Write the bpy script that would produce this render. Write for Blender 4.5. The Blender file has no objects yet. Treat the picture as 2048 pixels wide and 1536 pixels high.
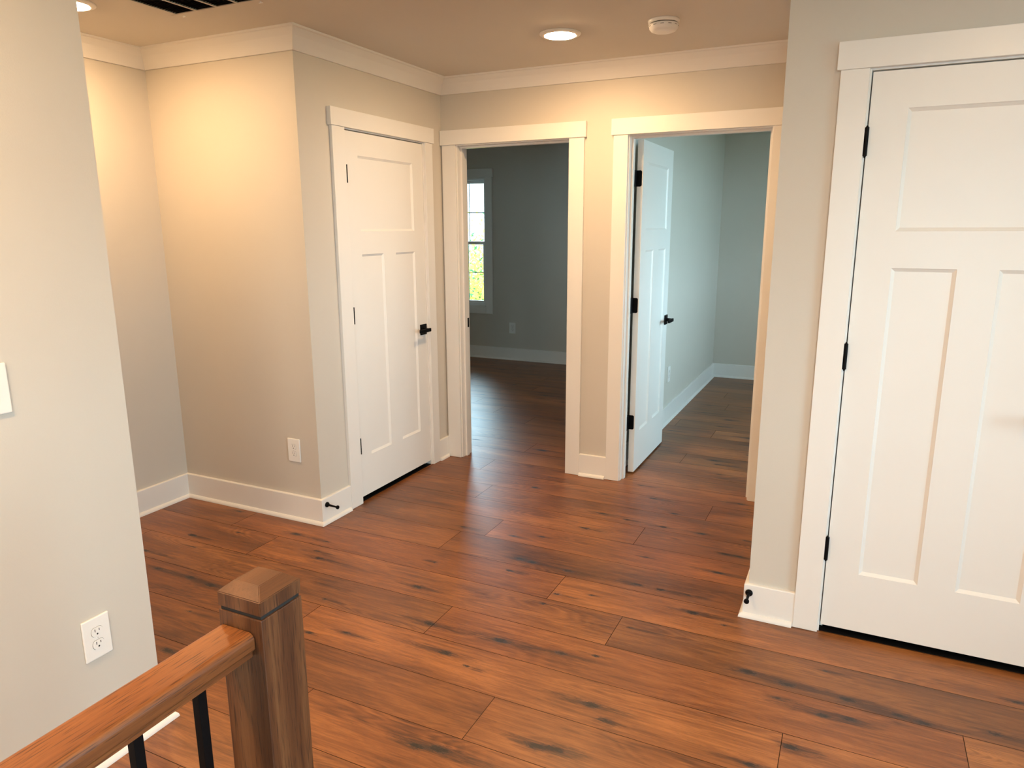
import bpy, bmesh, math, random
from mathutils import Matrix, Vector

SC = bpy.context.scene
COL = SC.collection
PI = math.pi
rnd = random.Random(7)

# ---------------------------------------------------------------- measures
XC, YF, YB, XA, XL, YL, YR, XR = -2.4624, 4.1049, 2.7899, -3.4582, -1.8949, 1.3442, 2.7975, -0.2896
C0, C1, C2, C3 = 3.0197, 3.1194, 3.8885, 3.9686        # closet casing, along y
D0, D1, D2, D3 = -2.4467, -2.3511, -1.5882, -1.4942    # middle doorway, along x
E0, E1, E2, E3 = -1.3190, -1.2343, -0.4637, -0.3740    # right doorway, along x
R0, R1, R2, R3 = -0.1136, -0.0247, 0.7270, 0.8160      # right closet, along x
HB, HT, HBASE, CEIL, CROWN = 2.05, 2.138, 0.1425, 2.44, 2.351
TC, TH = .018, .025
YW = YF + .115            # room side of the doorway wall
YG = 7.600                # outer wall
XD0, XD1 = -1.42, -1.304  # divider between the two rooms
XR2 = 1.65                # right wall of the right room
XL1 = -5.6                # left wall of the middle room
XH = 2.8                  # right wall of the hall
YH = -2.6                 # wall behind the camera

# ---------------------------------------------------------------- materials
def mat(name):
    m = bpy.data.materials.new(name); m.use_nodes = True
    return m, m.node_tree.nodes, m.node_tree.links, m.node_tree.nodes['Principled BSDF']

def mth(N, L, op, a, b=None, c=None, clamp=False):
    n = N.new('ShaderNodeMath'); n.operation = op; n.use_clamp = clamp
    for i, v in enumerate((a, b, c)):
        if v is None: continue
        if isinstance(v, (int, float)): n.inputs[i].default_value = v
        else: L.new(v, n.inputs[i])
    return n.outputs[0]

def ramp(N, L, fac, stops):
    r = N.new('ShaderNodeValToRGB'); L.new(fac, r.inputs[0])
    e = r.color_ramp.elements
    while len(e) < len(stops): e.new(.5)
    for k, (p, c) in zip(e, stops):
        k.position = p; k.color = (*c, 1) if len(c) == 3 else c
    return r.outputs[0]

def mixc(N, L, fac, a, b, mode='MIX'):
    n = N.new('ShaderNodeMix'); n.data_type = 'RGBA'; n.blend_type = mode
    for i, v in ((0, fac), (6, a), (7, b)):
        if isinstance(v, (int, float)): n.inputs[i].default_value = v
        elif isinstance(v, tuple): n.inputs[i].default_value = (*v, 1)
        else: L.new(v, n.inputs[i])
    return n.outputs[2]

def noise(N, L, vec, scale, detail=2, rough=.5, dist=0):
    n = N.new('ShaderNodeTexNoise')
    n.inputs['Scale'].default_value = scale; n.inputs['Detail'].default_value = detail
    n.inputs['Roughness'].default_value = rough; n.inputs['Distortion'].default_value = dist
    if vec is not None: L.new(vec, n.inputs['Vector'])
    return n.outputs[0]

def mapping(N, L, vec, scale=(1, 1, 1)):
    n = N.new('ShaderNodeMapping'); n.inputs['Scale'].default_value = scale
    L.new(vec, n.inputs[0]); return n.outputs[0]

def bump(N, L, h, strength, dist, bsdf):
    b = N.new('ShaderNodeBump'); b.inputs['Strength'].default_value = strength
    b.inputs['Distance'].default_value = dist
    L.new(h, b.inputs['Height']); L.new(b.outputs[0], bsdf.inputs['Normal'])

def painted(name, col, rough, peel=0.0, scale=300):
    m, N, L, b = mat(name)
    g = N.new('ShaderNodeNewGeometry').outputs['Position']
    n = noise(N, L, g, 2.5, 3)
    c = mixc(N, L, n, tuple(x * .97 for x in col), tuple(min(1, x * 1.03) for x in col))
    L.new(c, b.inputs['Base Color']); b.inputs['Roughness'].default_value = rough
    if peel: bump(N, L, noise(N, L, g, scale, 2), peel, .002, b)
    return m

M_WALL = painted('greige_wall_paint', (.60, .555, .485), .62, .10, 220)
M_CEIL = painted('ceiling_paint', (.66, .62, .56), .85, .12, 180)
M_TRIM = painted('white_trim_paint', (.80, .775, .735), .32, .02, 60)
M_DOOR = painted('white_door_paint', (.80, .775, .735), .38, .03, 120)
M_PLASTIC = painted('white_plastic', (.84, .82, .78), .30)
M_VINYL = painted('white_vinyl', (.85, .85, .84), .35)

def plain(name, col, rough=.5, metal=0, spec=.5):
    m, N, L, b = mat(name)
    g = N.new('ShaderNodeNewGeometry').outputs['Position']
    n = noise(N, L, g, 60, 2)
    L.new(mixc(N, L, n, tuple(x * .9 for x in col), tuple(min(1, x * 1.1) for x in col)), b.inputs['Base Color'])
    b.inputs['Roughness'].default_value = rough; b.inputs['Metallic'].default_value = metal
    b.inputs['Specular IOR Level'].default_value = spec
    return m

M_BLACK = plain('matte_black_metal', (.0025, .0025, .003), .5, .0, .10)
M_SLOT = plain('dark_slot', (.012, .011, .010), .7)
M_VENTDARK = plain('dark_duct', (.010, .009, .009), .9, 0, .1)
M_VENTSLAT = plain('grey_louver', (.075, .062, .055), .6, 0, .3)
M_CLOSET = plain('closet_drywall', (.35, .33, .30), .9)
M_SUB = plain('dark_groove', (.022, .009, .005), .8)
M_MUNTIN = plain('window_grille', (.20, .50, .62), .4)  # white vinyl grille; blue bleed of outside light put into its colour

def mat_floor():
    m, N, L, b = mat('knotty_plank_floor')
    uv = N.new('ShaderNodeUVMap'); uv.uv_map = 'plank'
    P = uv.outputs[0]
    at = N.new('ShaderNodeAttribute'); at.attribute_name = 'tone'
    kn = N.new('ShaderNodeAttribute'); kn.attribute_name = 'knot'
    sep = N.new('ShaderNodeSeparateColor'); L.new(kn.outputs['Color'], sep.inputs[0])
    core, halo = sep.outputs[0], sep.outputs[1]
    tsep = N.new('ShaderNodeSeparateColor'); L.new(at.outputs['Color'], tsep.inputs[0])
    tone, hue = tsep.outputs[0], tsep.outputs[1]
    # slow figure along the board
    big = noise(N, L, mapping(N, L, P, (1.1, 5.5, 1)), 1, 3, .55, .5)
    mid = noise(N, L, mapping(N, L, P, (4.2, 58, 1)), 1, 7, .66, 1.1)
    fine = noise(N, L, mapping(N, L, P, (16, 430, 1)), 1, 3, .65)
    ring0 = noise(N, L, mapping(N, L, P, (1.0, 6.0, 1)), 1, 1.2, .45, .45)
    ring = mth(N, L, 'SINE', mth(N, L, 'ADD', mth(N, L, 'MULTIPLY', ring0, 210.0), mth(N, L, 'MULTIPLY', mid, 5.0)))
    rmask = mth(N, L, 'MULTIPLY', mth(N, L, 'SUBTRACT', ring0, .50), 7.0, None, True)
    v = mth(N, L, 'MULTIPLY', big, .46)
    v = mth(N, L, 'ADD', v, mth(N, L, 'MULTIPLY', mid, .50))
    v = mth(N, L, 'ADD', v, mth(N, L, 'MULTIPLY', fine, .20))
    v = mth(N, L, 'ADD', v, mth(N, L, 'MULTIPLY', mth(N, L, 'MULTIPLY', ring, rmask), .045))
    col = ramp(N, L, v, [(.38, (.055, .0175, .0055)), (.48, (.132, .0440, .0118)), (.58, (.220, .0760, .0200)), (.72, (.365, .138, .0385))])
    warm = mixc(N, L, hue, (.98, 1.03, 1.06), (1.04, .98, .94))
    col = mixc(N, L, 1.0, col, warm, 'MULTIPLY')
    tv = N.new('ShaderNodeCombineColor')
    for i in range(3): L.new(tone, tv.inputs[i])
    col = mixc(N, L, 1.0, col, tv.outputs[0], 'MULTIPLY')
    # short dark pores and pale brushed scratches
    pore = noise(N, L, mapping(N, L, P, (30, 270, 1)), 1, 3, .55)
    pm = mth(N, L, 'MULTIPLY', mth(N, L, 'SUBTRACT', pore, .62), 8.0, None, True)
    col = mixc(N, L, mth(N, L, 'MULTIPLY', pm, .55), col, (.055, .020, .010))
    scr = noise(N, L, mapping(N, L, P, (22, 340, 1)), 1, 2, .5, .6)
    sm = mth(N, L, 'MULTIPLY', mth(N, L, 'SUBTRACT', scr, .66), 8.0, None, True)
    col = mixc(N, L, mth(N, L, 'MULTIPLY', sm, .40), col, (.34, .155, .062))
    # smoky streaks round the knots, then their dark cracked cores
    wob = noise(N, L, mapping(N, L, P, (9, 95, 1)), 1, 6, .7, 1.6)
    h = mth(N, L, 'ADD', halo, mth(N, L, 'MULTIPLY', mth(N, L, 'SUBTRACT', wob, .53), 3.0))
    h = mth(N, L, 'MULTIPLY', mth(N, L, 'SUBTRACT', h, .12), 1.3, None, True)
    h = mth(N, L, 'MULTIPLY', h, mth(N, L, 'MULTIPLY', halo, 2.6, None, True))
    col = mixc(N, L, mth(N, L, 'MULTIPLY', h, .80), col, (.040, .014, .007))
    wob2 = noise(N, L, mapping(N, L, P, (34, 150, 1)), 1, 5, .75, 1.8)
    k = mth(N, L, 'ADD', core, mth(N, L, 'MULTIPLY', mth(N, L, 'SUBTRACT', wob2, .54), 2.4))
    k = mth(N, L, 'MULTIPLY', mth(N, L, 'SUBTRACT', k, .25), 3.0, None, True)
    k = mth(N, L, 'MULTIPLY', k, mth(N, L, 'MULTIPLY', core, 4.0, None, True))
    col = mixc(N, L, mth(N, L, 'MULTIPLY', k, .96), col, (.012, .007, .006))
    L.new(col, b.inputs['Base Color'])
    r = mth(N, L, 'ADD', .27, mth(N, L, 'MULTIPLY', mid, .20))
    L.new(r, b.inputs['Roughness'])
    b.inputs['Specular IOR Level'].default_value = .62
    hh = mth(N, L, 'ADD', mth(N, L, 'MULTIPLY', mid, .8), mth(N, L, 'MULTIPLY', fine, .5))
    hh = mth(N, L, 'SUBTRACT', hh, mth(N, L, 'MULTIPLY', k, .8))
    bump(N, L, hh, .22, .0022, b)
    return m
M_FLOOR = mat_floor()

def mat_oak(name, along, cols, pore_amt=.75):
    """oak with long open pores; along = index of the grain axis"""
    m, N, L, b = mat(name)
    tc = N.new('ShaderNodeTexCoord').outputs['Object']
    s = [1, 1, 1]
    def sc(a, c):
        t = [c, c, c]; t[along] = a; return tuple(t)
    big = noise(N, L, mapping(N, L, tc, sc(1.2, 26)), 1, 3, .5, .6)
    fine = noise(N, L, mapping(N, L, tc, sc(9, 260)), 1, 4, .65, .3)
    pore = noise(N, L, mapping(N, L, tc, sc(20, 430)), 1, 2, .5, .1)
    v = mth(N, L, 'ADD', mth(N, L, 'MULTIPLY', big, .75), mth(N, L, 'MULTIPLY', fine, .35))
    col = ramp(N, L, v, [(.36, cols[0]), (.54, cols[1]), (.70, cols[2])])
    pm = mth(N, L, 'MULTIPLY', mth(N, L, 'SUBTRACT', pore, .55), 9.0, None, True)
    col = mixc(N, L, mth(N, L, 'MULTIPLY', pm, pore_amt), col, cols[3])
    L.new(col, b.inputs['Base Color']); b.inputs['Roughness'].default_value = .44
    bump(N, L, mth(N, L, 'SUBTRACT', fine, pm), .15, .001, b)
    return m
OAK = [(.046, .015, .005), (.096, .035, .012), (.150, .064, .024), (.024, .008, .004)]
OAK2 = [(.115, .035, .008), (.190, .063, .015), (.270, .098, .026), (.060, .018, .005)]
M_OAKZ = mat_oak('stained_oak_post', 2, OAK, .75)
M_OAKCAP = mat_oak('stained_oak_cap', 1, [(.080, .030, .012), (.105, .041, .016), (.130, .052, .020), (.05, .02, .01)], .3)
M_OAKY = mat_oak('stained_oak_rail', 1, OAK2, .85)

def mat_glass():
    m, N, L, b = mat('window_glass')
    out = N['Material Output']; N.remove(b)
    t = N.new('ShaderNodeBsdfTransparent'); t.inputs[0].default_value = (.97, .985, .98, 1)
    g = N.new('ShaderNodeBsdfGlossy'); g.inputs['Roughness'].default_value = .02
    fr = N.new('ShaderNodeFresnel'); fr.inputs[0].default_value = 1.45
    mx = N.new('ShaderNodeMixShader')
    L.new(fr.outputs[0], mx.inputs[0]); L.new(t.outputs[0], mx.inputs[1]); L.new(g.outputs[0], mx.inputs[2])
    L.new(mx.outputs[0], out.inputs[0])
    return m
M_GLASS = mat_glass()

def mat_lens(strength):
    m, N, L, b = mat('led_lens')
    b.inputs['Base Color'].default_value = (.9, .85, .8, 1)
    b.inputs['Emission Color'].default_value = (1, .645, .335, 1)
    b.inputs['Emission Strength'].default_value = strength
    return m
M_LENS = mat_lens(415)

def mat_shingle():
    m, N, L, b = mat('grey_roof_shingles')
    tc = N.new('ShaderNodeTexCoord').outputs['UV']
    br = N.new('ShaderNodeTexBrick'); L.new(tc, br.inputs[0])
    br.inputs['Scale'].default_value = 1; br.inputs['Brick Width'].default_value = .32
    br.inputs['Row Height'].default_value = .16; br.inputs['Mortar Size'].default_value = .010
    br.inputs['Color1'].default_value = (.150, .118, .106, 1); br.inputs['Color2'].default_value = (.165, .132, .118, 1)
    br.inputs['Mortar'].default_value = (.110, .094, .088, 1)
    n = noise(N, L, tc, 9, 4)
    L.new(mixc(N, L, .5, br.outputs[0], n, 'OVERLAY'), b.inputs['Base Color'])
    b.inputs['Roughness'].default_value = .9
    return m
M_SHINGLE = mat_shingle()
M_SIDING = painted('pale_siding', (.5, .52, .54), .8)

def mat_leaf():
    m, N, L, b = mat('autumn_leaves')
    a = N.new('ShaderNodeAttribute'); a.attribute_name = 'leafmix'
    s = N.new('ShaderNodeSeparateColor'); L.new(a.outputs['Color'], s.inputs[0])
    col = ramp(N, L, s.outputs[0], [(0, (.015, .075, .022)), (.24, (.04, .13, .025)), (.30, (.34, .27, .03)), (.75, (.50, .40, .06)), (1, (.46, .34, .04))])
    L.new(col, b.inputs['Base Color']); b.inputs['Roughness'].default_value = .6
    t = N.new('ShaderNodeBsdfTranslucent'); L.new(col, t.inputs[0])
    mx = N.new('ShaderNodeMixShader'); mx.inputs[0].default_value = .5
    L.new(b.outputs[0], mx.inputs[1]); L.new(t.outputs[0], mx.inputs[2]); L.new(mx.outputs[0], N['Material Output'].inputs[0])
    return m
M_LEAF = mat_leaf()
M_BARK = plain('tree_bark', (.10, .075, .055), .9)
M_LAWN = painted('lawn', (.05, .09, .025), .95, .3, 30)

# ---------------------------------------------------------------- helpers
def tag(o, label=None, cat=None, group=None, kind=None):
    if label: o['label'] = label
    if cat: o['category'] = cat
    if group: o['group'] = group
    if kind: o['kind'] = kind
    return o

def obj(name, bm, m, parent=None, smooth=False):
    me = bpy.data.meshes.new(name)
    bmesh.ops.recalc_face_normals(bm, faces=bm.faces[:])
    bm.to_mesh(me); bm.free()
    ms = m if isinstance(m, (list, tuple)) else [m]
    for k in ms: me.materials.append(k)
    if smooth:
        for p in me.polygons: p.use_smooth = True
    o = bpy.data.objects.new(name, me); COL.objects.link(o)
    if parent:
        o.parent = parent
        o.matrix_parent_inverse = Matrix.Translation(parent.location).inverted() if parent.rotation_euler[2] == 0 else (Matrix.Translation(parent.location) @ Matrix.Rotation(parent.rotation_euler[2], 4, 'Z')).inverted()
    return o

def lobj(name, bm, m, parent, smooth=False):
    """object whose mesh is already in its parent's local frame"""
    o = obj(name, bm, m, None, smooth); o.parent = parent
    return o

def empty(name, loc=(0, 0, 0), rz=0):
    o = bpy.data.objects.new(name, None); COL.objects.link(o)
    o.location = loc; o.rotation_euler = (0, 0, rz); o.empty_display_size = .1
    return o

def bx(bm, x, y, z, bev=0, seg=2, mi=0):
    x0, x1 = sorted(x); y0, y1 = sorted(y); z0, z1 = sorted(z)
    t = bmesh.new()
    vs = [t.verts.new((a, b, c)) for a in (x0, x1) for b in (y0, y1) for c in (z0, z1)]
    for f in ((0, 1, 3, 2), (4, 6, 7, 5), (0, 4, 5, 1), (2, 3, 7, 6), (0, 2, 6, 4), (1, 5, 7, 3)):
        t.faces.new([vs[i] for i in f])
    bmesh.ops.recalc_face_normals(t, faces=t.faces[:])
    if bev: bmesh.ops.bevel(t, geom=t.edges[:], offset=bev, segments=seg, affect='EDGES', profile=.6)
    for f in t.faces: f.material_index = mi
    merge(bm, t)

def merge(bm, t):
    me = bpy.data.meshes.new('tmp'); t.to_mesh(me); t.free()
    bm.from_mesh(me); bpy.data.meshes.remove(me)

def cyl(bm, p0, p1, r0, r1=None, n=20, mi=0):
    r1 = r0 if r1 is None else r1
    p0, p1 = Vector(p0), Vector(p1); d = p1 - p0
    q = d.to_track_quat('Z', 'Y').to_matrix().to_4x4()
    t = bmesh.new()
    bmesh.ops.create_cone(t, cap_ends=True, segments=n, radius1=r0, radius2=r1, depth=d.length,
                          matrix=Matrix.Translation((p0 + p1) / 2) @ q)
    for f in t.faces: f.material_index = mi
    merge(bm, t)

def lathe(bm, prof, c, axis='Z', n=40, mi=0):
    """prof: (radius, height) list spun about an axis through c"""
    rings = []
    for r, h in prof:
        ring = []
        for i in range(n):
            a = 2 * PI * i / n
            p = (r * math.cos(a), r * math.sin(a), h)
            if axis == 'X': p = (h, p[0], p[1])
            if axis == 'Y': p = (p[0], h, p[1])
            ring.append(bm.verts.new((c[0] + p[0], c[1] + p[1], c[2] + p[2])))
        rings.append(ring)
    for a, b in zip(rings, rings[1:]):
        for i in range(n):
            f = bm.faces.new((a[i], a[(i + 1) % n], b[(i + 1) % n], b[i])); f.material_index = mi
    for r in (rings[0], rings[-1]):
        try: bm.faces.new(r).material_index = mi
        except ValueError: pass

def sweep(bm, prof, path, norms, closed_ends=True):
    """profile (offset from wall, z) swept along an axis-aligned wall path with mitred corners"""
    n = len(path); rings = []
    for i in range(n):
        if i == 0: m = Vector(norms[0])
        elif i == n - 1: m = Vector(norms[-1])
        else: m = Vector(norms[i - 1]) + Vector(norms[i]) if norms[i - 1] != norms[i] else Vector(norms[i])
        rings.append([bm.verts.new((path[i][0] + m.x * p, path[i][1] + m.y * p, z)) for p, z in prof])
    k = len(prof)
    for a, b in zip(rings, rings[1:]):
        for i in range(k): bm.faces.new((a[i], a[(i + 1) % k], b[(i + 1) % k], b[i]))
    bm.faces.new(rings[0]); bm.faces.new(rings[-1])

def struct(name, bm, m, label, cat, smooth=False):
    return tag(obj(name, bm, m, None, smooth), label, cat, None, 'structure')

# ---------------------------------------------------------------- floor of long planks
PW, PLEN, PY0 = .2255, 1.822, 1.444
JOINT = {0: -1.562, 1: -.978, 2: -.087, 3: -1.405, 4: -.741, 5: -1.076, 6: .074, 7: -1.612, 8: -.894, 9: -1.910, 10: -.627,
         11: -2.12, 16: -2.32, 17: -2.714}
TONES = {(0, 0): 1.0, (1, -1): .86, (1, 0): .95, (2, -1): 1.14, (2, 0): 1.12, (3, -1): .88, (3, 0): .98, (3, 1): 1.06, (4, -1): 1.12,
         (4, 0): .80, (4, -2): .95, (5, 0): 1.10, (5, -1): .95, (6, -1): .80, (6, 0): 1.0, (7, 0): 1.12, (7, -1): .80, (8, -1): .98, (8, 0): .92,
         (9, -1): .95, (9, 0): .84, (10, -1): .98, (10, 0): .90, (11, 0): 1.06, (11, -1): .9}
KNOTS = [(-1.63, 2.426, 1.2), (-1.42, 2.192, 1.2), (-1.26, 2.046, 1.3), (-1.11, 2.205, 1.5), (-0.87, 2.226, 1), (-0.75, 2.265, 0.7), (-1.07, 2.53, 0.7), (-1.33, 2.735, 1), (-1.09, 2.848, 1), (-1.05, 2.627, 0.7), (-0.66, 2.854, 0.9), (-0.49, 2.722, 1.2), (-0.69, 2.504, 0.6), (-0.67, 1.995, 1.4), (-0.61, 1.94, 1), (-0.76, 1.74, 1.4), (-0.7, 1.755, 1.2), (-1.09, 1.585, 1.2), (-1.02, 1.603, 1.5), (-1.69, 2.661, 0.7), (-1.15, 2.008, 0.7), (-1.65, 3.981, 0.6), (-1.66, 3.771, 1), (-1.09, 4.08, 1), (-1.16, 3.559, 1.1), (-1.01, 3.533, 1), (-1.18, 3.332, 1.2), (-1.48, 3.083, 0.7), (-1.34, 3.137, 0.7), (-1.76, 3.076, 0.9), (-1.34, 2.865, 1.2), (-1.27, 2.857, 1.1), (-2.09, 3.515, 0.6), (-0.91, 2.681, 0.6), (-2.98, 2.393, 1.3), (-2.79, 2.519, 0.6), (-3.04, 2.166, 1), (-2.86, 2.294, 0.6), (-2.82, 2.06, 1), (-2.61, 2.06, 1.2), (-2.47, 2.048, 1.3), (-2.5, 2.631, 1.1), (-2.27, 2.519, 0.7), (-2.21, 2.462, 1.1), (-3.0, 2.73, 0.7), (-2.3, 2.625, 0.6), (-2.37, 1.85, 0.6), (-2.21, 1.615, 1.2), (-1.93, 2.169, 0.6), (-1.81, 1.936, 0.8), (-1.68, 1.997, 0.7), (-0.61, 3.519, 1), (-0.46, 3.328, 1), (-0.36, 2.679, 0.6), (0.02, 2.524, 0.6), (0.6, 2.608, 0.7), (-0.23, 2.401, 1.4), (-0.1, 2.386, 1.4), (0.09, 2.386, 1.3), (0.02, 2.263, 1), (0.1, 2.28, 1.1), (0.24, 2.368, 1), (0.31, 2.361, 1.1), (0.51, 2.399, 0.9), (-0.12, 2.293, 0.7), (-0.16, 1.939, 1), (-0.06, 2.067, 1.2), (-0.96, 3.896, 1), (-0.8, 3.724, 0.9), (-0.81, 3.519, 1), (-0.39, 3.527, 0.8), (-0.4, 3.33, 0.9), (-0.8, 3.134, 0.6), (-0.46, 3.12, 1.2), (-0.76, 2.856, 1.2), (-0.54, 2.858, 0.6), (-0.49, 4.022, 1), (-0.44, 3.957, 0.8)]

def build_floor():
    x_lo, x_hi, y_lo, y_hi = XL1 - .1, XH + .1, YH - .1, YG + .1
    verts, faces, fmat = [], [], []
    uvs, tones, knots = [], [], []          # per vertex
    k0 = math.floor((y_lo - PY0) / PW); k1 = math.ceil((y_hi - PY0) / PW)
    g = .0011
    for k in range(k0, k1):
        ya, yb = PY0 + k * PW, PY0 + (k + 1) * PW
        r = random.Random(1000 + k)
        j = JOINT.get(k, r.uniform(-2, 0))
        i0 = math.floor((x_lo - j) / PLEN); i1 = math.ceil((x_hi - j) / PLEN)
        for i in range(i0, i1):
            xa, xb = j + i * PLEN, j + (i + 1) * PLEN
            if xb < x_lo or xa > x_hi: continue
            rr = random.Random(k * 97 + i * 13 + 5)
            tone = TONES.get((k, i), rr.uniform(.80, 1.12)); hue = rr.random()
            ou, ov = rr.uniform(0, 60), rr.uniform(0, 60)
            near = -3.5 < xb and xa < .8 and 1.4 < yb and ya < 4.2
            if near:
                ks = [q for q in KNOTS if ya <= q[1] < yb and xa - .1 < q[0] < xb + .1]
                ks = [(x, y, s, random.Random(x * 100 + y)) for x, y, s in ks]
            else:
                ks = [(xa + rr.uniform(.05, 1.75), ya + rr.uniform(.03, .195), rr.uniform(.6, 1.5), random.Random(rr.random())) for _ in range(rr.randint(2, 5))]
            kk = [(x, y, .023 * s + .004, .0100 * s + .001, q.uniform(.05, .15) * s, .015 * s * q.uniform(.7, 1.3), q.uniform(-.04, .07)) for x, y, s, q in ks]
            nx, ny = (122, 26) if ks else (1, 1)
            base = len(verts)
            for a in range(nx + 1):
                x = xa + g + (xb - xa - 2 * g) * a / nx
                for b_ in range(ny + 1):
                    y = ya + g + (yb - ya - 2 * g) * b_ / ny
                    core = halo = 0.0
                    for cx, cy, ca, cb, ha, hb_, off in kk:
                        dx, dy = x - cx, y - cy
                        if abs(dx) > .45: continue
                        core += math.exp(-(dx / ca) ** 2 - (dy / cb) ** 2)
                        dx -= off
                        halo += math.exp(-(dx / ha) ** 2 - (dy / hb_) ** 2)
                    verts.append((x, y, 0)); uvs.append((x + ou, y + ov))
                    tones.append((tone, hue, 0, 1)); knots.append((min(core, 1), min(halo, 1), 0, 1))
            for a in range(nx):
                for b_ in range(ny):
                    p = base + a * (ny + 1) + b_
                    faces.append((p, p + ny + 1, p + ny + 2, p + 1)); fmat.append(0)
    base = len(verts)
    z = -.0022
    for q in ((x_lo - 2, y_lo - .3), (x_hi + 2, y_lo - .3), (x_hi + 2, y_hi), (x_lo - 2, y_hi)):
        verts.append((q[0], q[1], z)); uvs.append((0, 0)); tones.append((.3, 0, 0, 1)); knots.append((0, 0, 0, 1))
    faces.append((base, base + 1, base + 2, base + 3)); fmat.append(1)
    me = bpy.data.meshes.new('floor'); me.from_pydata(verts, [], faces)
    me.polygons.foreach_set('material_index', fmat)
    uvl = me.uv_layers.new(name='plank')
    li = [0] * len(me.loops); me.loops.foreach_get('vertex_index', li)
    flat = []
    for v in li: flat.extend(uvs[v])
    uvl.data.foreach_set('uv', flat)
    for nm, src in (('tone', tones), ('knot', knots)):
        a = me.attributes.new(nm, 'FLOAT_COLOR', 'POINT')
        a.data.foreach_set('color', [c for t in src for c in t])
    me.materials.append(M_FLOOR); me.materials.append(M_SUB); me.update()
    o = bpy.data.objects.new('floor', me); COL.objects.link(o)
    tag(o, 'long knotty brown wood planks running across the landing and rooms', 'floor', None, 'structure')
build_floor()

# ---------------------------------------------------------------- walls, ceiling
def wall(name, boxes, label, m=M_WALL):
    bm = bmesh.new()
    for b in boxes: bx(bm, *b)
    return struct(name, bm, m, label, 'wall')

ZW = (-.02, CEIL + .01)
def opened(axis, fix, rng, holes, zr=ZW):
    """boxes of a straight wall with rectangular holes; axis = running axis"""
    out = []; cur = rng[0]
    def put(u, z): out.append((u, fix, z) if axis == 'x' else (fix, u, z))
    for u0, u1, z0, z1 in holes:
        put((cur, u0), zr)
        if z0 > zr[0]: put((u0, u1), (zr[0], z0))
        put((u0, u1), (z1, zr[1])); cur = u1
    put((cur, rng[1]), zr)
    return out
J = .013  # rough opening beyond the casing's inner edge
wall('wall_left', [((XL - .115, XL), (YH, YL), ZW)], 'greige foreground wall with switch and outlet at the left')
wall('wall_alcove_left', [((XA - .115, XA), (-.115, YW), ZW)], 'greige side wall of the alcove beyond the left wall end')
wall('wall_alcove_front', [((XA, XL - .115), (-.115, 0), ZW)], 'greige wall closing the alcove behind the left wall')
wall('wall_alcove_back', [((XA, XC), (YB, YB + .115), ZW)], 'greige back wall of the alcove with an outlet under a warm pool of light')
wall('wall_closet', opened('y', (XC - .115, XC), (YB + .115, YW), [(C1 - J, C2 + J, -.02, HB + J)]), 'greige wall holding the closed closet door with lever handle')
wall('wall_far', opened('x', (YF, YW), (XL1, 2.9), [(D1 - J, D2 + J, -.02, HB + J), (E1 - J, E2 + J, -.02, HB + J)]), 'greige wall with the two open doorways')
wall('wall_closet_side', [((XR, XR + .115), (YR, YF), ZW)], 'greige return wall beside the right doorway')
wall('wall_right_front', opened('x', (YR, YR + .115), (XR + .115, XH), [(R1 - J, R2 + J, -.02, HB + J)]), 'greige wall holding the closed white door at the right')
WZ0, WZ1 = .62, 2.113
wall('wall_right', opened('y', (XH, XH + .15), (YH - .1, YF), [(-.4, 1.7, WZ0, WZ1)]), 'greige hall wall with a daylight window out of view')
BX0, BX1 = .1, 1.6
wall('wall_behind', opened('x', (YH - .15, YH), (XL - .115, XH + .1), [(BX0, BX1, WZ0, WZ1)]), 'greige hall wall behind the viewpoint')
# window of the middle room: glass span in x and z
GX0, GX1, GZ0, GZ1 = -4.720, -3.977, .62, 2.113
OX0, OX1, OZ0, OZ1 = 4.36, 6.50, .75, 2.32       # window of the right room (y span)
wall('wall_outer', opened('x', (YG, YG + .16), (XL1 - .15, XR2 + .15), [(GX0, GX1, GZ0, GZ1)]), 'grey green room wall with the bright window')
wall('wall_divider', [((XD0, XD1), (YW, YG), ZW)], 'pale wall lit by daylight beside the open white door')
LX0, LX1 = 5.0, 5.55
wall('wall_room_left', opened('y', (XL1 - .15, XL1), (YF - .1, YG), [(LX0, LX1, GZ0, GZ1)]), 'far left wall of the middle room')
wall('wall_room_right', opened('y', (XR2, XR2 + .16), (YW, YG), [(OX0, OX1, OZ0, OZ1)]), 'right wall of the right room with a window out of view')
bm = bmesh.new(); bx(bm, (XL1 - .15, XH + .15), (YH - .12, YG + .16), (CEIL, CEIL + .12))
struct('ceiling', bm, M_CEIL, 'flat painted ceiling over the landing', 'ceiling')

# ---------------------------------------------------------------- base, shoe and crown mouldings
BASE = [(0, 0), (.0150, 0), (.0150, HBASE - .004), (.0135, HBASE - .0015), (.0105, HBASE), (0, HBASE)]
SHOE = [(.0080, .0005)] + [(.0150 + .015 * math.cos(a), .0008 + .019 * math.sin(a)) for a in [i * PI / 12 for i in range(7)]]
def baseboard(name, runs, label, shoes=None):
    bm = bmesh.new()
    for p, n in runs: sweep(bm, BASE, p, n)
    o = struct(name, bm, M_TRIM, label, 'baseboard')
    bm = bmesh.new()
    for p, n in (shoes or runs): sweep(bm, SHOE, p, n)
    obj('shoe_molding', bm, M_TRIM, o)
    return o
PX, NX, PYn, NY = (1, 0), (-1, 0), (0, 1), (0, -1)
baseboard('baseboard_left', [([(XL, YH), (XL, YL), (XL - .115, YL), (XL - .115, 0), (XA, 0)], [PX, PYn, NX, PYn])], 'white baseboard at the foot of the left wall',
          [([(XL + .006, YH), (XL + .006, YL), (XL - .115, YL), (XL - .115, 0), (XA, 0)], [PX, PYn, NX, PYn])])
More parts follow.
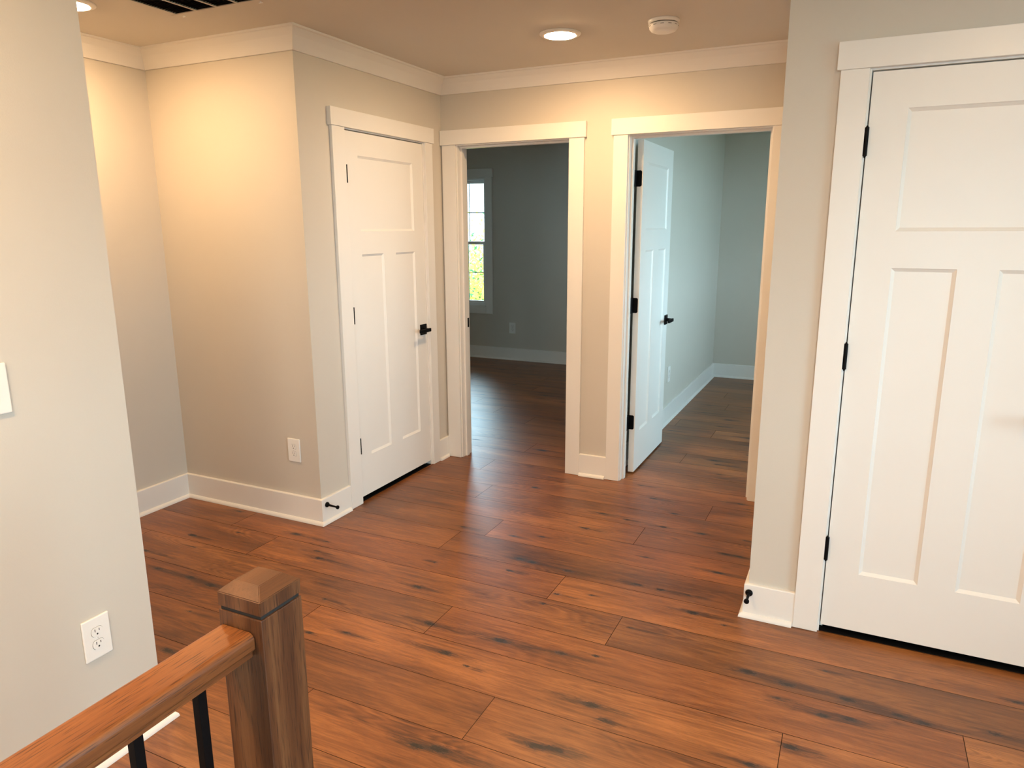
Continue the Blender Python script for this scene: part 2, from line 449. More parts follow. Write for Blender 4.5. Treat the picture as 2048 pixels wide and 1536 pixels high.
baseboard('baseboard_alcove', [([(XA, .03), (XA, YB), (XC, YB), (XC, C0)], [PX, NY, PX])],
          'tall white baseboard around the alcove corner', [([(XA, .03), (XA, YB), (XC, YB), (XC, C0 - .012)], [PX, NY, PX])])
baseboard('baseboard_corner', [([(XC, C3), (XC, YF), (D0, YF)], [PX, NY])], 'short white baseboard in the corner between closet door and middle doorway')
baseboard('baseboard_middle', [([(D3, YF), (E0, YF)], [NY])], 'short white baseboard between the two open doorways', [([(D3, YF), (E0 - .006, YF)], [NY])])
baseboard('baseboard_right', [([(E3, YF), (XR, YF), (XR, YR), (R0, YR)], [NY, NX, NY])], 'white baseboard wrapping the corner left of the right hand door',
          [([(E3, YF), (XR, YF), (XR, YR), (R0 - .004, YR)], [NY, NX, NY])])
baseboard('baseboard_hall', [([(R3, YR), (XH, YR), (XH, YH), (XL, YH)], [NY, NX, PYn])], 'white baseboard of the hall out of view')
baseboard('baseboard_far_room', [([(XL1, YG), (XD0, YG), (XD0, YW)], [NY, NX])], 'baseboard below the window of the middle room')
baseboard('baseboard_side_room', [([(XD1, YW), (XD1, YG), (XR2, YG), (XR2, YW)], [PX, NY, NX])], 'bright white baseboard in the room behind the open door')

CR = [(0, CROWN), (.011, CROWN), (.0135, CROWN + .003), (.030, CROWN + .026), (.052, CROWN + .054), (.078, CROWN + .079), (.088, CROWN + .081), (.092, CEIL - .002), (.092, CEIL + .004), (0, CEIL + .004)]
bm = bmesh.new()
sweep(bm, CR, [(XL, YH), (XL, YL), (XL - .115, YL), (XL - .115, 0), (XA, 0), (XA, YB), (XC, YB), (XC, YF), (XR, YF)],
      [PX, PYn, NX, PYn, PX, NY, PX, NY])
struct('trim_5', bm, M_TRIM, 'pale crown moulding stepping around the ceiling edge', 'crown molding')

# ---------------------------------------------------------------- door casings and jambs
def mapper(kind):
    if kind == 'C': return lambda u, d, z: ((XC + d[0], XC + d[1]), u, z)
    y0 = YF if kind == 'F' else YR
    return lambda u, d, z: (u, (y0 - d[1], y0 - d[0]), z)
def casing(name, kind, u0, u1, u2, u3, label, stop_at=None, back=False):
    f = mapper(kind); T = .115
    bm = bmesh.new(); j = .006
    bx(bm, *f((u1 - J, u1 + j), (-T - .001, .001), (.0, HB + J)), .0012)
    bx(bm, *f((u2 - j, u2 + J), (-T - .001, .001), (.0, HB + J)), .0012)
    bx(bm, *f((u1 + j, u2 - j), (-T - .001, .001), (HB - j, HB + J)), .0012)
    a, b_ = stop_at
    s = .011
    bx(bm, *f((u1 + j, u1 + j + s), (a, b_), (0, HB - j)), .001)
    bx(bm, *f((u2 - j - s, u2 - j), (a, b_), (0, HB - j)), .001)
    bx(bm, *f((u1 + j + s, u2 - j - s), (a, b_), (HB - j - s, HB - j)), .001)
    o = struct(name, bm, M_TRIM, label, 'door casing')
    for a, b_ in ((u0, u1), (u2, u3)):
        bm = bmesh.new(); bx(bm, *f((a, b_), (0, TC), (0.0015, HB)), .0018); obj('casing_leg', bm, M_TRIM, o)
    bm = bmesh.new(); bx(bm, *f((u0 - .012, u3 + .012), (0, TH), (HB, HT)), .002); obj('casing_head', bm, M_TRIM, o)
    if back:
        for a, b_ in ((u0, u1), (u2, u3)):
            bm = bmesh.new(); bx(bm, *f((a, b_), (-T - TC, -T), (0.0015, HB)), .0018); obj('casing_leg', bm, M_TRIM, o)
        bm = bmesh.new(); bx(bm, *f((u0 - .012, u3 + .012), (-T - TH, -T), (HB, HT)), .002); obj('casing_head', bm, M_TRIM, o)
    return o
t1 = casing('trim_1', 'C', C0, C1, C2, C3, 'white casing around the closed closet door in the corner', (-.075, -.040))
t2 = casing('trim_2', 'F', D0, D1, D2, D3, 'white casing around the open middle doorway', (-.075, -.040), True)
casing('trim_3', 'F', E0, E1, E2, E3, 'white casing around the right doorway with the open door', (-.075, -.040), True)
t4 = casing('trim_4', 'R', R0, R1, R2, R3, 'white casing around the closed door at the right edge', (-.075, -.040))
M_GAPSHADE = plain('black_gap_shade', (.004, .004, .004), .8, 0, .1)  # near-black strips stand in for the shade under the closed doors
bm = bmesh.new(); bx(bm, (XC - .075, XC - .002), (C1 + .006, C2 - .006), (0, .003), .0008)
tag(obj('gap_shade', bm, M_GAPSHADE, t1), 'black strip painted in as the shade under the door')
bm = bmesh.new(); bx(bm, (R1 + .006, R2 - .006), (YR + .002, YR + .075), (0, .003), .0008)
tag(obj('gap_shade', bm, M_GAPSHADE, t4), 'black strip painted in as the shade under the door')
bm = bmesh.new()
bx(bm, (D1 + .005, D1 + .0080), (YF + .080, YF + .112), (.888, .950), .001)
tag(obj('strike_plate', bm, M_BLACK, t2), 'black strike plate on the jamb')

# ---------------------------------------------------------------- craftsman door slabs
def slab_bm(w, h, th, pans, dep=.009, bev=.012):
    us = sorted({0, w} | {p[0] for p in pans} | {p[1] for p in pans})
    zs = sorted({0, h} | {p[2] for p in pans} | {p[3] for p in pans})
    bm = bmesh.new()
    for side in (0, 1):
        y0 = th if side else 0; yi = th - dep if side else dep
        V = {}
        def v(u, y, z):
            k = (round(u, 5), round(y, 5), round(z, 5))
            if k not in V: V[k] = bm.verts.new(k)
            return V[k]
        def panel_at(a, b_, c, d):
            for p in pans:
                if a >= p[0] - 1e-6 and b_ <= p[1] + 1e-6 and c >= p[2] - 1e-6 and d <= p[3] + 1e-6: return True
            return False
        for a, b_ in zip(us, us[1:]):
            for c, d in zip(zs, zs[1:]):
                if panel_at(a, b_, c, d): continue
                bm.faces.new((v(a, y0, c), v(b_, y0, c), v(b_, y0, d), v(a, y0, d)))
        for p in pans:
            o_ = [(p[0], p[2]), (p[1], p[2]), (p[1], p[3]), (p[0], p[3])]
            m_ = [(p[0] + .002, p[2] + .002), (p[1] - .002, p[2] + .002), (p[1] - .002, p[3] - .002), (p[0] + .002, p[3] - .002)]
            i_ = [(p[0] + bev, p[2] + bev), (p[1] - bev, p[2] + bev), (p[1] - bev, p[3] - bev), (p[0] + bev, p[3] - bev)]
            ym = y0 + (.0025 if not side else -.0025)
            for (A, ya), (B, yb) in (((o_, y0), (m_, ym)), ((m_, ym), (i_, yi))):
                for k in range(4):
                    q = (k + 1) % 4
                    bm.faces.new((v(A[k][0], ya, A[k][1]), v(A[q][0], ya, A[q][1]), v(B[q][0], yb, B[q][1]), v(B[k][0], yb, B[k][1])))
            bm.faces.new([v(x, yi, z) for x, z in i_])
    def q(*c): bm.faces.new([bm.verts.new(p) for p in c])
    q((0, 0, 0), (0, th, 0), (0, th, h), (0, 0, h)); q((w, 0, 0), (w, th, 0), (w, th, h), (w, 0, h))
    q((0, 0, 0), (w, 0, 0), (w, th, 0), (0, th, 0)); q((0, 0, h), (w, 0, h), (w, th, h), (0, th, h))
    bmesh.ops.remove_doubles(bm, verts=bm.verts[:], dist=1e-5)
    return bm

def lever(parent, u, z, direction, fname='door_handle', label=None, yb=0, s=1):
    """square rose and flat lever on the face y = yb, pointing to -y*s (outwards), lever along direction*u"""
    bm = bmesh.new()
    bx(bm, (u - .033, u + .033), (yb, yb - .009 * s), (z - .033, z + .033), .0015)
    h = lobj(fname, bm, M_BLACK, parent)
    bm = bmesh.new()
    cyl(bm, (u, yb - .009 * s, z), (u, yb - .048 * s, z), .0115, .0105)
    a, b_ = sorted((u - direction * .012, u + direction * .108))
    bx(bm, (a, b_), (yb - .043 * s, yb - .057 * s), (z - .011, z + .011), .004, 3)
    lobj('lever', bm, M_BLACK, h, False)
    return h

SLAB_H = 2.039
def panels(w, gap):
    a = .113; m = .118; pw = (w - 2 * a - m) / 2
    return [(a, w - a, 1.525 - gap, 1.920 - gap), (a, a + pw, .262 - gap, 1.402 - gap), (a + pw + m, w - a, .262 - gap, 1.402 - gap)]

def door(name, w, loc, rz, label):
    gap = loc[2]
    o = obj(name, slab_bm(w, SLAB_H - gap, .035, panels(w, gap)), M_DOOR)
    o.location = loc; o.rotation_euler = (0, 0, rz)
    tag(o, label, 'door', None, 'structure')
    return o
GAP = .030
# closed closet door in the left wall
WC = (C2 - .0095) - (C1 + .0095)
d1 = door('door_1', WC, (XC - .001, C1 + .0095, GAP), PI / 2, 'closed white three panel closet door in the corner')
lever(d1, 3.829 - C1 - .0095, .914 - GAP, -1)
# door standing open into the right hand room
d2 = door('door_2', .738, (-1.190, 4.263, .012), PI / 2, 'white panel door standing open in the right doorway')
lever(d2, 4.955 - 4.263, .911 - .012, -1)
lever(d2, 4.955 - 4.263, .911 - .012, -1, yb=.035, s=-1)
# closed door at the right edge
WR = (R2 - .010) - (R1 + .010)
d3 = door('door_3', WR, (R1 + .010, YR - .001, GAP), 0, 'large closed white panel door at the right edge')
lever(d3, WR - .07, .914 - GAP, -1)

for z in (1.775, 1.032, .293):   # closed doors: only the knuckles show
    bm = bmesh.new(); cyl(bm, (-.002, -.012, z - GAP), (-.002, -.012, z + .092 - GAP), .0062, n=16)
    lobj('hinge', bm, M_BLACK, d1)
for z in (1.773, 1.042, .304):
    bm = bmesh.new(); cyl(bm, (-.003, -.010, z - GAP), (-.003, -.010, z + .092 - GAP), .0066, n=16)
    cyl(bm, (-.003, -.010, z + .092 - GAP), (-.003, -.010, z + .098 - GAP), .0045, .002, n=16)
    cyl(bm, (-.003, -.010, z - GAP), (-.003, -.010, z - .006 - GAP), .0045, .002, n=16)
    lobj('hinge', bm, M_BLACK, d3)
def rounded_leaf(bm, x0, x1, z0, z1, y0, y1, r):
    pts = [(x0, z0)]
    for cx, cz, a0 in ((x1 - r, z0 + r, -PI / 2), (x1 - r, z1 - r, 0)):
        pts += [(cx + r * math.cos(a0 + k * PI / 16), cz + r * math.sin(a0 + k * PI / 16)) for k in range(9)]
    pts.append((x0, z1))
    A = [bm.verts.new((x, y0, z)) for x, z in pts]; B = [bm.verts.new((x, y1, z)) for x, z in pts]
    bm.faces.new(A); bm.faces.new(B[::-1])
    for i in range(len(pts)):
        k = (i + 1) % len(pts); bm.faces.new((A[i], A[k], B[k], B[i]))
for z in (1.775, 1.030, .293):
    bm = bmesh.new()
    # world coordinates: leaf on the slab's near edge, knuckle, leaf on the jamb
    rounded_leaf(bm, -1.232, -1.196, z, z + .092, 4.2605, 4.2630, .010)
    cyl(bm, (-1.2335, 4.251, z), (-1.2335, 4.251, z + .092), .0072, n=16)
    bx(bm, (-1.2283, -1.2258), (4.186, 4.243), (z, z + .092), .0005)
    obj('hinge', bm, M_BLACK, d2)

# ---------------------------------------------------------------- windows
def window(name, to, label, us, zs, cols=3, casing_in=True):
    """double hung window; to(u, d, z) gives world ranges, d grows outwards from the room face"""
    u0, u1 = us; z0, z1 = zs
    B = lambda bm, u, d, z, b=0: bx(bm, *to(u, d, z), b)
    bm = bmesh.new(); f = .028
    B(bm, (u0, u0 + f), (.012, .15), (z0, z1)); B(bm, (u1 - f, u1), (.012, .15), (z0, z1))
    B(bm, (u0, u1), (.012, .15), (z1 - f, z1)); B(bm, (u0, u1), (.012, .15), (z0, z0 + f))
    o = struct(name, bm, M_VINYL, label, 'window')
    zm = (z0 + z1) / 2
    for nm, d, za, zb in (('lower_sash', .045, z0 + f, zm + .018), ('upper_sash', .082, zm - .018, z1 - f)):
        s = .036; bm = bmesh.new(); e = (d, d + .034)
        B(bm, (u0 + f, u0 + f + s), e, (za, zb), .003); B(bm, (u1 - f - s, u1 - f), e, (za, zb), .003)
        B(bm, (u0 + f + s, u1 - f - s), e, (za, za + s), .003); B(bm, (u0 + f + s, u1 - f - s), e, (zb - s, zb), .003)
        so = obj(nm, bm, M_VINYL, o)
        ga, gb, gza, gzb = u0 + f + s, u1 - f - s, za + s, zb - s
        bm = bmesh.new(); e2 = (d + .015, d + .018)
        for c in range(1, cols): 
            u = ga + (gb - ga) * c / cols; B(bm, (u - .0035, u + .0035), e2, (gza, gzb))
        zc = (gza + gzb) / 2; B(bm, (ga, gb), e2, (zc - .0042, zc + .0042))
        obj('grille', bm, M_MUNTIN, so)
        bm = bmesh.new(); B(bm, (ga - .004, gb + .004), (d + .023, d + .026), (gza - .004, gzb + .004)); obj('glass', bm, M_GLASS, so)
    if casing_in:
        c = .088
        for a, b_ in ((u0 - c, u0), (u1, u1 + c)):
            bm = bmesh.new(); B(bm, (a, b_), (-TC, 0), (z0 - .082, z1), .0018); obj('casing_leg', bm, M_TRIM, o)
        bm = bmesh.new(); B(bm, (u0, u1), (-TC, 0), (z0 - .082, z0), .0018); obj('casing_sill', bm, M_TRIM, o)
        bm = bmesh.new(); B(bm, (u0 - c - .012, u1 + c + .012), (-TH, 0), (z1, z1 + .091), .002); obj('casing_head', bm, M_TRIM, o)
        bm = bmesh.new()
        B(bm, (u0 - .001, u0 + .012), (0, .02), (z0, z1)); B(bm, (u1 - .012, u1 + .001), (0, .02), (z0, z1))
        B(bm, (u0, u1), (0, .02), (z1 - .012, z1 + .001)); B(bm, (u0, u1), (0, .02), (z0 - .001, z0 + .012)); obj('jamb_liner', bm, M_TRIM, o)
    bm = bmesh.new(); um = (u0 + u1) / 2
    B(bm, (um - .030, um + .030), (.040, .050), (zm + .012, zm + .026), .003); obj('sash_lock', bm, M_VINYL, o)
    return o
window('window_1', lambda u, d, z: (u, (YG + d[0], YG + d[1]), z), 'white framed window glimpsed through the middle doorway', (GX0, GX1), (GZ0, GZ1))
window('window_2', lambda u, d, z: ((XR2 + d[0], XR2 + d[1]), u, z), 'window of the right room out of view', (OX0, OX1), (OZ0, OZ1), 4)
window('window_3', lambda u, d, z: ((XH + d[0], XH + d[1]), u, z), 'hall window beside the viewpoint', (-.4, 1.7), (WZ0, WZ1), 4)
window('fill_window_4', lambda u, d, z: (u, (YH - d[1], YH - d[0]), z), 'added hall window behind the viewpoint out of view', (BX0, BX1), (WZ0, WZ1), 4)  # unseen window added to bring frontal daylight into the hall

window('fill_window_5', lambda u, d, z: ((XL1 - d[1], XL1 - d[0]), u, z), 'added side window brightening the middle room out of view', (LX0, LX1), (GZ0, GZ1), 2)  # unseen window added to lift the light in the middle room

# ---------------------------------------------------------------- outlets and switch
def outlet(loc, rz, label, w=.083, h=.128):
    """duplex outlet; built facing -y, centre at loc"""
    t = empty('wall_outlet', loc, rz)
    tag(t, label, 'outlet', 'white duplex wall outlets')
    bm = bmesh.new(); bx(bm, (-w / 2, w / 2), (-.0065, 0), (-h / 2, h / 2), .0045, 3); lobj('cover_plate', bm, M_PLASTIC, t)
    for s in (1, -1):
        bm = bmesh.new(); cz = s * .0195; r = .0172; flat = .0135
        ring = []
        for k in range(40):
            a = 2 * PI * k / 40; ring.append((r * math.cos(a), max(-flat, min(flat, r * math.sin(a)))))
        A = [bm.verts.new((x, -.0060, cz + z)) for x, z in ring]; B = [bm.verts.new((x, -.0082, cz + z)) for x, z in ring]
        bm.faces.new(B)
        for i in range(40): bm.faces.new((A[i], A[(i + 1) % 40], B[(i + 1) % 40], B[i]))
        rc = lobj('receptacle', bm, M_PLASTIC, t)
        bm = bmesh.new()
        bx(bm, (-.0072, -.0054), (-.0086, -.008), (cz + .0005, cz + .0090)); bx(bm, (.0054, .0072), (-.0086, -.008), (cz + .0015, cz + .0082))
        cyl(bm, (0, -.008, cz - .0068), (0, -.0086, cz - .0068), .0026, n=14)
        lobj('slots', bm, M_SLOT, rc)
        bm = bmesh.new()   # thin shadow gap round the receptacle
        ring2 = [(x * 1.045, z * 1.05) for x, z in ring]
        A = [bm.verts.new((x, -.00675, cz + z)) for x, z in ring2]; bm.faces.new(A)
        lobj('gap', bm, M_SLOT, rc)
    bm = bmesh.new(); cyl(bm, (0, -.006, 0), (0, -.0076, 0), .0028, n=16); sc = lobj('screw', bm, M_PLASTIC, t)
    bm = bmesh.new(); bx(bm, (-.0003, .0003), (-.0078, -.0075), (-.0024, .0024)); lobj('screw_slot', bm, M_SLOT, sc)
    return t
outlet((XL, 1.164, .392), PI / 2, 'white duplex outlet low on the foreground left wall')
outlet((-2.6225, YB, .392), 0, 'white duplex outlet on the alcove wall near its outer corner')
outlet((-3.638, YG, .382), 0, 'dim outlet below and right of the far window')
outlet((XD1, 5.61, .392), PI / 2, 'outlet low on the bright wall beyond the open door')
t = empty('light_switch', (XL, .992, 1.158), PI / 2)
tag(t, 'white wall switch plate cut by the left edge of the photo', 'light switch')
bm = bmesh.new(); bx(bm, (-.041, .041), (-.007, 0), (-.0635, .0635), .004, 3); lobj('cover_plate', bm, M_PLASTIC, t)
bm = bmesh.new(); bx(bm, (-.0045, .0045), (-.017, -.006), (-.002, .012), .0015); lobj('toggle', bm, M_PLASTIC, t)
bm = bmesh.new(); bx(bm, (-.0055, .0055), (-.0074, -.0068), (-.0125, .0125)); lobj('toggle_slot', bm, M_SLOT, t)

# ---------------------------------------------------------------- ceiling fittings
def downlight(loc, label):
    t = empty('recessed_ceiling_light', loc)
    tag(t, label, 'ceiling light', 'recessed ceiling lights')
    bm = bmesh.new()
    lathe(bm, [(.066, .0), (.0985, .0), (.0985, -.004), (.094, -.0075), (.082, -.011), (.076, -.0115), (.073, -.009), (.066, -.004)], (0, 0, 0), n=56)
    lobj('trim_ring', bm, M_PLASTIC, t, True)
    bm = bmesh.new(); lathe(bm, [(.074, -.0095), (.070, -.0125), (.055, -.0150), (.03, -.0165), (.002, -.017)], (0, 0, 0), n=56)
    lobj('lens', bm, M_LENS, t, True)
    return t
downlight((-1.377, 3.412, CEIL), 'lit round ceiling light in front of the two doorways')
downlight((-2.982, 2.080, CEIL), 'lit round ceiling light half hidden by the left wall')
downlight((-1.33, .36, CEIL), 'lit round ceiling light over the railing out of view')
downlight((.55, -1.1, CEIL), 'added fill light in the ceiling behind the viewpoint out of view')  # unseen lamp added as warm fill for the hall
downlight((.55, .95, CEIL), 'added fill light in the ceiling above the viewpoint out of view')  # also an added fill lamp, never in frame
downlight((-1.33, -.50, CEIL), 'added fill light over the stairs out of view')  # unseen lamp added to brighten the left wall

t = empty('smoke_detector', (-.880, 3.408, CEIL))
tag(t, 'small white smoke detector on the ceiling', 'smoke detector')
bm = bmesh.new(); lathe(bm, [(.030, 0), (.069, 0), (.070, -.004), (.068, -.013), (.066, -.0145), (.030, -.0145)], (0, 0, 0), n=48); lobj('mounting_base', bm, M_PLASTIC, t, True)
bm = bmesh.new(); lathe(bm, [(.061, -.0145), (.061, -.0185)], (0, 0, 0), n=48); lobj('gap_ring', bm, M_SLOT, t, True)
bm = bmesh.new(); lathe(bm, [(.058, -.018), (.0655, -.0185), (.0660, -.024), (.0625, -.036), (.055, -.045), (.045, -.049), (.020, -.051), (.001, -.051)], (0, 0, 0), n=48)
det = lobj('body', bm, M_PLASTIC, t, True)
bm = bmesh.new()
for a in range(0, 360, 30):
    r = math.radians(a + 8); c, s = math.cos(r), math.sin(r)
    p = Vector((c * .0652, s * .0652, -.0275)); q = Vector((-s, c, 0)) * .0075
    cyl(bm, p - q, p + q, .0009, n=8)
lobj('vents', bm, M_SLOT, det)

# return air grille
VX0, VX1, VY0, VY1 = -2.748, -2.205, 1.70, 2.408
t = empty('return_air_grille', ((VX0 + VX1) / 2, (VY0 + VY1) / 2, CEIL))
tag(t, 'ceiling return air grille with dark louvers at the top edge', 'air vent')
bm = bmesh.new(); fz = (CEIL - .007, CEIL)
ix0, ix1, iy0, iy1 = VX0 + .037, VX1 - .040, VY0 + .037, VY1 - .036
bx(bm, (VX0, VX1), (iy1, VY1), fz, .003); bx(bm, (VX0, VX1), (VY0, iy0), fz, .003)
bx(bm, (VX0, ix0), (iy0, iy1), fz, .003); bx(bm, (ix1, VX1), (iy0, iy1), fz, .003)
obj('frame', bm, M_CEIL, t)
bm = bmesh.new(); bx(bm, (ix0, ix1), (iy0, iy1), (CEIL - .0008, CEIL - .0002)); obj('duct_opening', bm, M_VENTDARK, t)
for c in range(1, 4):
    x = ix0 + (ix1 - ix0) * c / 4
    bm = bmesh.new(); bx(bm, (x - .005, x + .005), (iy0, iy1), (CEIL - .0072, CEIL - .001)); obj('divider', bm, M_CEIL, t)
n = int((iy1 - iy0) / .0127)
bm = bmesh.new()
for i in range(n):
    y = iy0 + (i + .5) * .0127
    v = [bm.verts.new(p) for p in ((ix0, y - .0035, CEIL - .0066), (ix1, y - .0035, CEIL - .0066), (ix1, y + .0035, CEIL - .0012), (ix0, y + .0035, CEIL - .0012),
                                   (ix0, y - .0030, CEIL - .0060), (ix1, y - .0030, CEIL - .0060), (ix1, y + .0040, CEIL - .0006), (ix0, y + .0040, CEIL - .0006))]
    for f in ((0, 1, 2, 3), (4, 7, 6, 5), (0, 4, 5, 1), (2, 6, 7, 3), (0, 3, 7, 4), (1, 5, 6, 2)): bm.faces.new([v[k] for k in f])
obj('louvers', bm, M_VENTSLAT, t)
for x in (-2.694, -2.262):
    bm = bmesh.new(); cyl(bm, (x, VY1 - .012, CEIL - .007), (x, VY1 - .012, CEIL - .012), .004, n=16); bx(bm, (x - .010, x + .010), (VY1 - .015, VY1 - .009), (CEIL - .0135, CEIL - .0105), .001)
    obj('latch', bm, M_PLASTIC, t)

# ---------------------------------------------------------------- door stops
def stop(p, d, label):
    t = empty('door_stop', p)
    tag(t, label, 'door stop', 'black baseboard door stops')
    d = Vector(d); L = d.length; d.normalize()
    q = d.to_track_quat('Z', 'Y').to_matrix().to_4x4()
    def spin(prof):
        b = bmesh.new(); lathe(b, prof, (0, 0, 0), n=24); b.transform(q); return b
    lobj('mounting_cup', spin([(.0001, 0), (.0140, 0), (.0145, .004), (.0125, .009), (.0075, .012), (.0001, .012)]), M_BLACK, t, True)
    lobj('post', spin([(.0070, .010), (.0058, .022), (.0046, L - .016), (.0050, L - .010)]), M_BLACK, t, True)
    lobj('bumper', spin([(.0001, L - .014), (.0065, L - .014), (.0098, L - .009), (.0102, L - .002), (.0085, L), (.0001, L)]), M_BLACK, t, True)
stop((XC + .015, 2.812, .106), (.078, 0, -.004), 'black door stop on the baseboard at the alcove corner')
stop((-.284, YR - .015, .108), (0, -.078, -.002), 'black door stop on the baseboard left of the right hand door')

# ---------------------------------------------------------------- stair railing
RX, NXa, NXb, NYa, NYb = -.826, -.863, -.774, .726, .815
rail = empty('stair_railing', ((NXa + NXb) / 2, (NYa + NYb) / 2, 0))
tag(rail, 'stained oak stair railing with square newel post and black balusters', 'railing')
bm = bmesh.new(); bx(bm, (NXa, NXb), (NYa, NYb), (0, .958), .0016)
newel = obj('newel_post', bm, M_OAKZ, rail)
bm = bmesh.new(); bx(bm, (NXa + .003, NXb - .003), (NYa + .003, NYb - .003), (.956, .966)); obj('groove', bm, M_SLOT, newel)
bm = bmesh.new(); i = .019
z0, z1, z2 = .9645, .9885, 1.0035
rg = [[bm.verts.new((x, y, z)) for x, y in ((NXa + o, NYa + o), (NXb - o, NYa + o), (NXb - o, NYb - o), (NXa + o, NYb - o))] for o, z in ((0, z0), (0, z1), (i, z2))]
for a, b_ in zip(rg, rg[1:]):
    for k in range(4): bm.faces.new((a[k], a[(k + 1) % 4], b_[(k + 1) % 4], b_[k]))
bm.faces.new(rg[0][::-1]); bm.faces.new(rg[2])
bmesh.ops.bevel(bm, geom=bm.edges[:], offset=.0012, segments=2, affect='EDGES')
bm.normal_update()
for f in bm.faces:
    if f.normal.z > .25: f.material_index = 1
obj('newel_cap', bm, [M_OAKZ, M_OAKCAP], newel)
# rail profile in x,z swept towards the viewer
prof = []
hw, zt, zs, zb = .0365, .9345, .909, .894
for cx, a0 in ((hw - .011, 0), (-hw + .011, PI / 2)):
    prof += [(cx + .011 * math.cos(a0 + k * PI / 16), zt - .011 + .011 * math.sin(a0 + k * PI / 16)) for k in range(9)]
prof += [(-hw, zs), (-hw + .003, zs - .004), (-hw + .006, zs - .005), (-hw + .006, zb), (hw - .006, zb), (hw - .006, zs - .005), (hw - .003, zs - .004), (hw, zs)]
bm = bmesh.new(); ys = (-1.6, NYa - .0014)
A = [bm.verts.new((RX + x, ys[0], z)) for x, z in prof]; B = [bm.verts.new((RX + x, ys[1], z)) for x, z in prof]
for k in range(len(prof)): bm.faces.new((A[k], A[(k + 1) % len(prof)], B[(k + 1) % len(prof)], B[k]))
bm.faces.new(A); bm.faces.new(B)
obj('handrail', bm, M_OAKY, rail)
proto = None
for k in range(20):
    y = .6455 - .1055 * k
    if proto is None:
        bm = bmesh.new(); s = .0072; bx(bm, (RX - s, RX + s), (y - s, y + s), (0, .896), .0008); proto = obj('baluster', bm, M_BLACK, rail); y0 = y
    else:
        o = proto.copy(); o.parent = rail; o.matrix_parent_inverse = proto.matrix_parent_inverse.copy(); o.location.y += y - y0; COL.objects.link(o)

# ---------------------------------------------------------------- outside the window
bm = bmesh.new(); bx(bm, (-60, 40), (YG + 1.5, 80), (-3.2, -3.0)); bx(bm, (XH + 1, 60), (-40, YG + 1.5), (-3.2, -3.0))
struct('ground_outside', bm, M_LAWN, 'lawn far below the windows', 'ground')
h = empty('neighbor_house', (-10, 22, -3))
tag(h, 'pale neighbouring house with grey shingle roof outside the window', 'house')
bm = bmesh.new(); bx(bm, (-19, -3), (18.6, 27), (-3, -.2)); obj('walls', bm, M_SIDING, h)
bm = bmesh.new()
uvl = bm.loops.layers.uv.new('UVMap')
for (ya, za), (yb, zb_) in (((18.0, -.4), (22.8, 4.4)), ((27.6, -.4), (22.8, 4.4))):
    for dz in (0, -.12):
        vs = [bm.verts.new(p) for p in ((-19.4, ya, za + dz), (-2.6, ya, za + dz), (-2.6, yb, zb_ + dz), (-19.4, yb, zb_ + dz))]
        f = bm.faces.new(vs)
        for l, uv in zip(f.loops, ((0, 0), (16.8, 0), (16.8, 6.8), (0, 6.8))): l[uvl].uv = uv
obj('roof', bm, M_SHINGLE, h)

def tree(x, y, r, zc, hz, n, green, label, name):
    t = empty(name, (x, y, -3)); tag(t, label, 'tree')
    bm = bmesh.new(); cyl(bm, (x, y, -3), (x + .1, y, zc), .12, .05, 10)
    for k in range(9):
        a = k * 2.4; cyl(bm, (x, y, zc - hz * .6 + k * .12), (x + r * .7 * math.cos(a), y + r * .7 * math.sin(a), zc - hz * .2 + k * .2), .04, .012, 7)
    obj('trunk', bm, M_BARK, t)
    rr = random.Random(int(x * 10) + n)
    verts, faces, cols = [], [], []
    cl = [(rr.gauss(0, r * .5), rr.gauss(0, r * .5), rr.uniform(-hz, hz), rr.uniform(.18, .42)) for _ in range(70)]
    for i in range(n):
        c = rr.choice(cl)
        p = Vector((x + c[0] + rr.gauss(0, c[3]), y + c[1] + rr.gauss(0, c[3]), zc + c[2] + rr.gauss(0, c[3])))
        s = rr.uniform(.022, .050)
        u = Vector((rr.gauss(0, 1), rr.gauss(0, 1), rr.gauss(0, 1))).normalized(); w = u.orthogonal().normalized()
        b = len(verts)
        verts += [p - u * s, p + w * s * .55, p + u * s * 1.2, p - w * s * .55]
        faces.append((b, b + 1, b + 2, b + 3))
        v = rr.uniform(0, .24) if rr.random() < green else rr.uniform(.4, 1)
        cols += [(v, v, v, 1)] * 4
    me = bpy.data.meshes.new('foliage'); me.from_pydata([tuple(v) for v in verts], [], faces)
    a = me.attributes.new('leafmix', 'FLOAT_COLOR', 'POINT'); a.data.foreach_set('color', [c for q in cols for c in q])
    me.materials.append(M_LEAF)
    o = bpy.data.objects.new('foliage', me); COL.objects.link(o); o.parent = t
    o.matrix_parent_inverse = Matrix.Translation(t.location).inverted()
    tag(o, None, None, None, 'stuff')
tree(-6.62, 12.4, .95, -.55, 1.65, 8500, .14, 'yellow autumn tree outside the far window', 'autumn_tree')
tree(-9.05, 16.5, .8, -.9, 1.2, 4500, .85, 'green bushy tree behind the yellow one outside', 'green_tree')

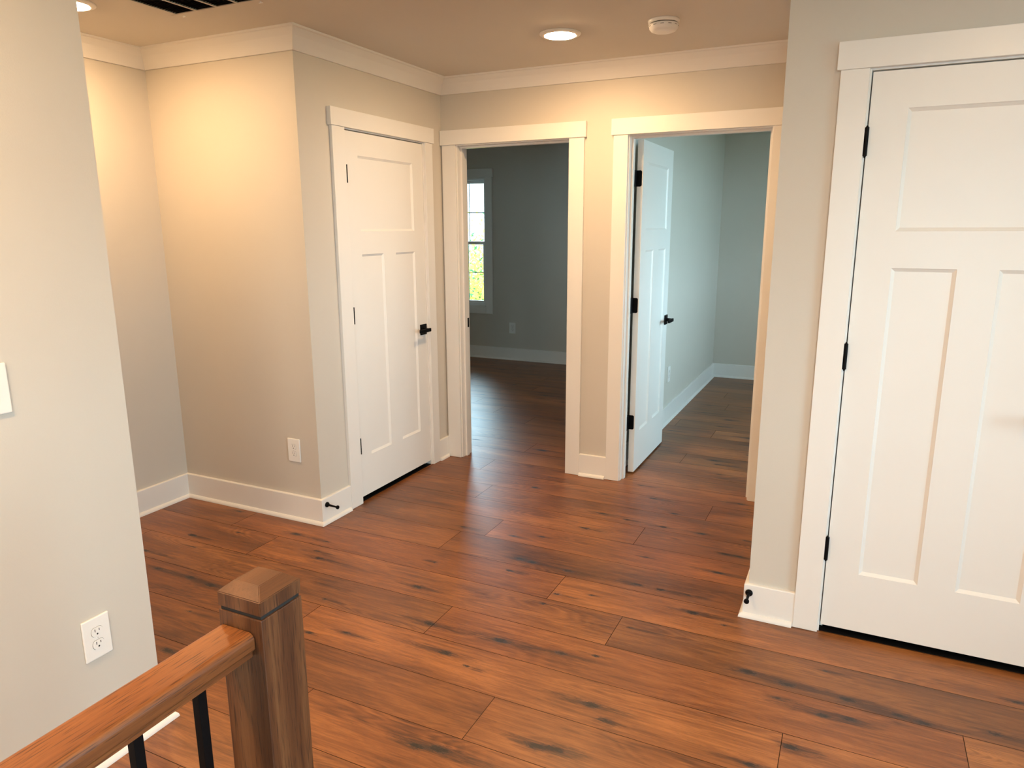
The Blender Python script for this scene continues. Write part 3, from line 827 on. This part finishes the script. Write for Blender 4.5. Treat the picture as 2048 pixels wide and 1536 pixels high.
# ---------------------------------------------------------------- daylight
w = bpy.data.worlds.new('sky'); SC.world = w; w.use_nodes = True
bg = w.node_tree.nodes['Background']
bg.inputs[0].default_value = (.63, .93, 1.10, 1); bg.inputs[1].default_value = 15.0
def portal(name, loc, rot, sx, sy):
    l = bpy.data.lights.new(name, 'AREA'); l.shape = 'RECTANGLE'; l.size = sx; l.size_y = sy; l.energy = 1
    l.cycles.is_portal = True
    o = bpy.data.objects.new(name, l); COL.objects.link(o); o.location = loc; o.rotation_euler = rot
portal('daylight_portal', ((GX0 + GX1) / 2, YG + .17, (GZ0 + GZ1) / 2), (-PI / 2, 0, 0), GX1 - GX0, GZ1 - GZ0)
portal('daylight_portal', (XR2 + .17, (OX0 + OX1) / 2, (OZ0 + OZ1) / 2), (0, PI / 2, 0), OZ1 - OZ0, OX1 - OX0)
portal('daylight_portal', (XL1 - .17, (LX0 + LX1) / 2, (GZ0 + GZ1) / 2), (0, -PI / 2, 0), GZ1 - GZ0, LX1 - LX0)
portal('daylight_portal', (XH + .17, .65, (WZ0 + WZ1) / 2), (0, PI / 2, 0), WZ1 - WZ0, 2.1)
portal('daylight_portal', ((BX0 + BX1) / 2, YH - .17, (WZ0 + WZ1) / 2), (PI / 2, 0, 0), BX1 - BX0, WZ1 - WZ0)

# ---------------------------------------------------------------- camera
cam = bpy.data.cameras.new('camera'); co = bpy.data.objects.new('camera', cam); COL.objects.link(co)
cam.sensor_fit = 'HORIZONTAL'; cam.sensor_width = 36; cam.lens = 36 * 1433.70 / 2048
cam.clip_start = .05; cam.clip_end = 300
fw = Vector((-0.42277141, 0.88079659, -0.2132175)); rt = Vector((0.90190813, 0.4319083, -0.00411608)); up = Vector((-0.08846498, 0.19404276, 0.97699609))
m = Matrix((rt, up, -fw)).transposed().to_4x4(); m.translation = Vector((0, 0, 1.5428))
co.matrix_world = m
SC.camera = co
vs = SC.view_settings
vs.view_transform = 'Standard'; vs.look = 'None'; vs.gamma = 1; vs.use_curve_mapping = False; vs.exposure = 0.15
SC.cycles.max_bounces = 10; SC.cycles.diffuse_bounces = 6; SC.cycles.glossy_bounces = 4; SC.cycles.transparent_max_bounces = 12
SC.cycles.sample_clamp_indirect = 8
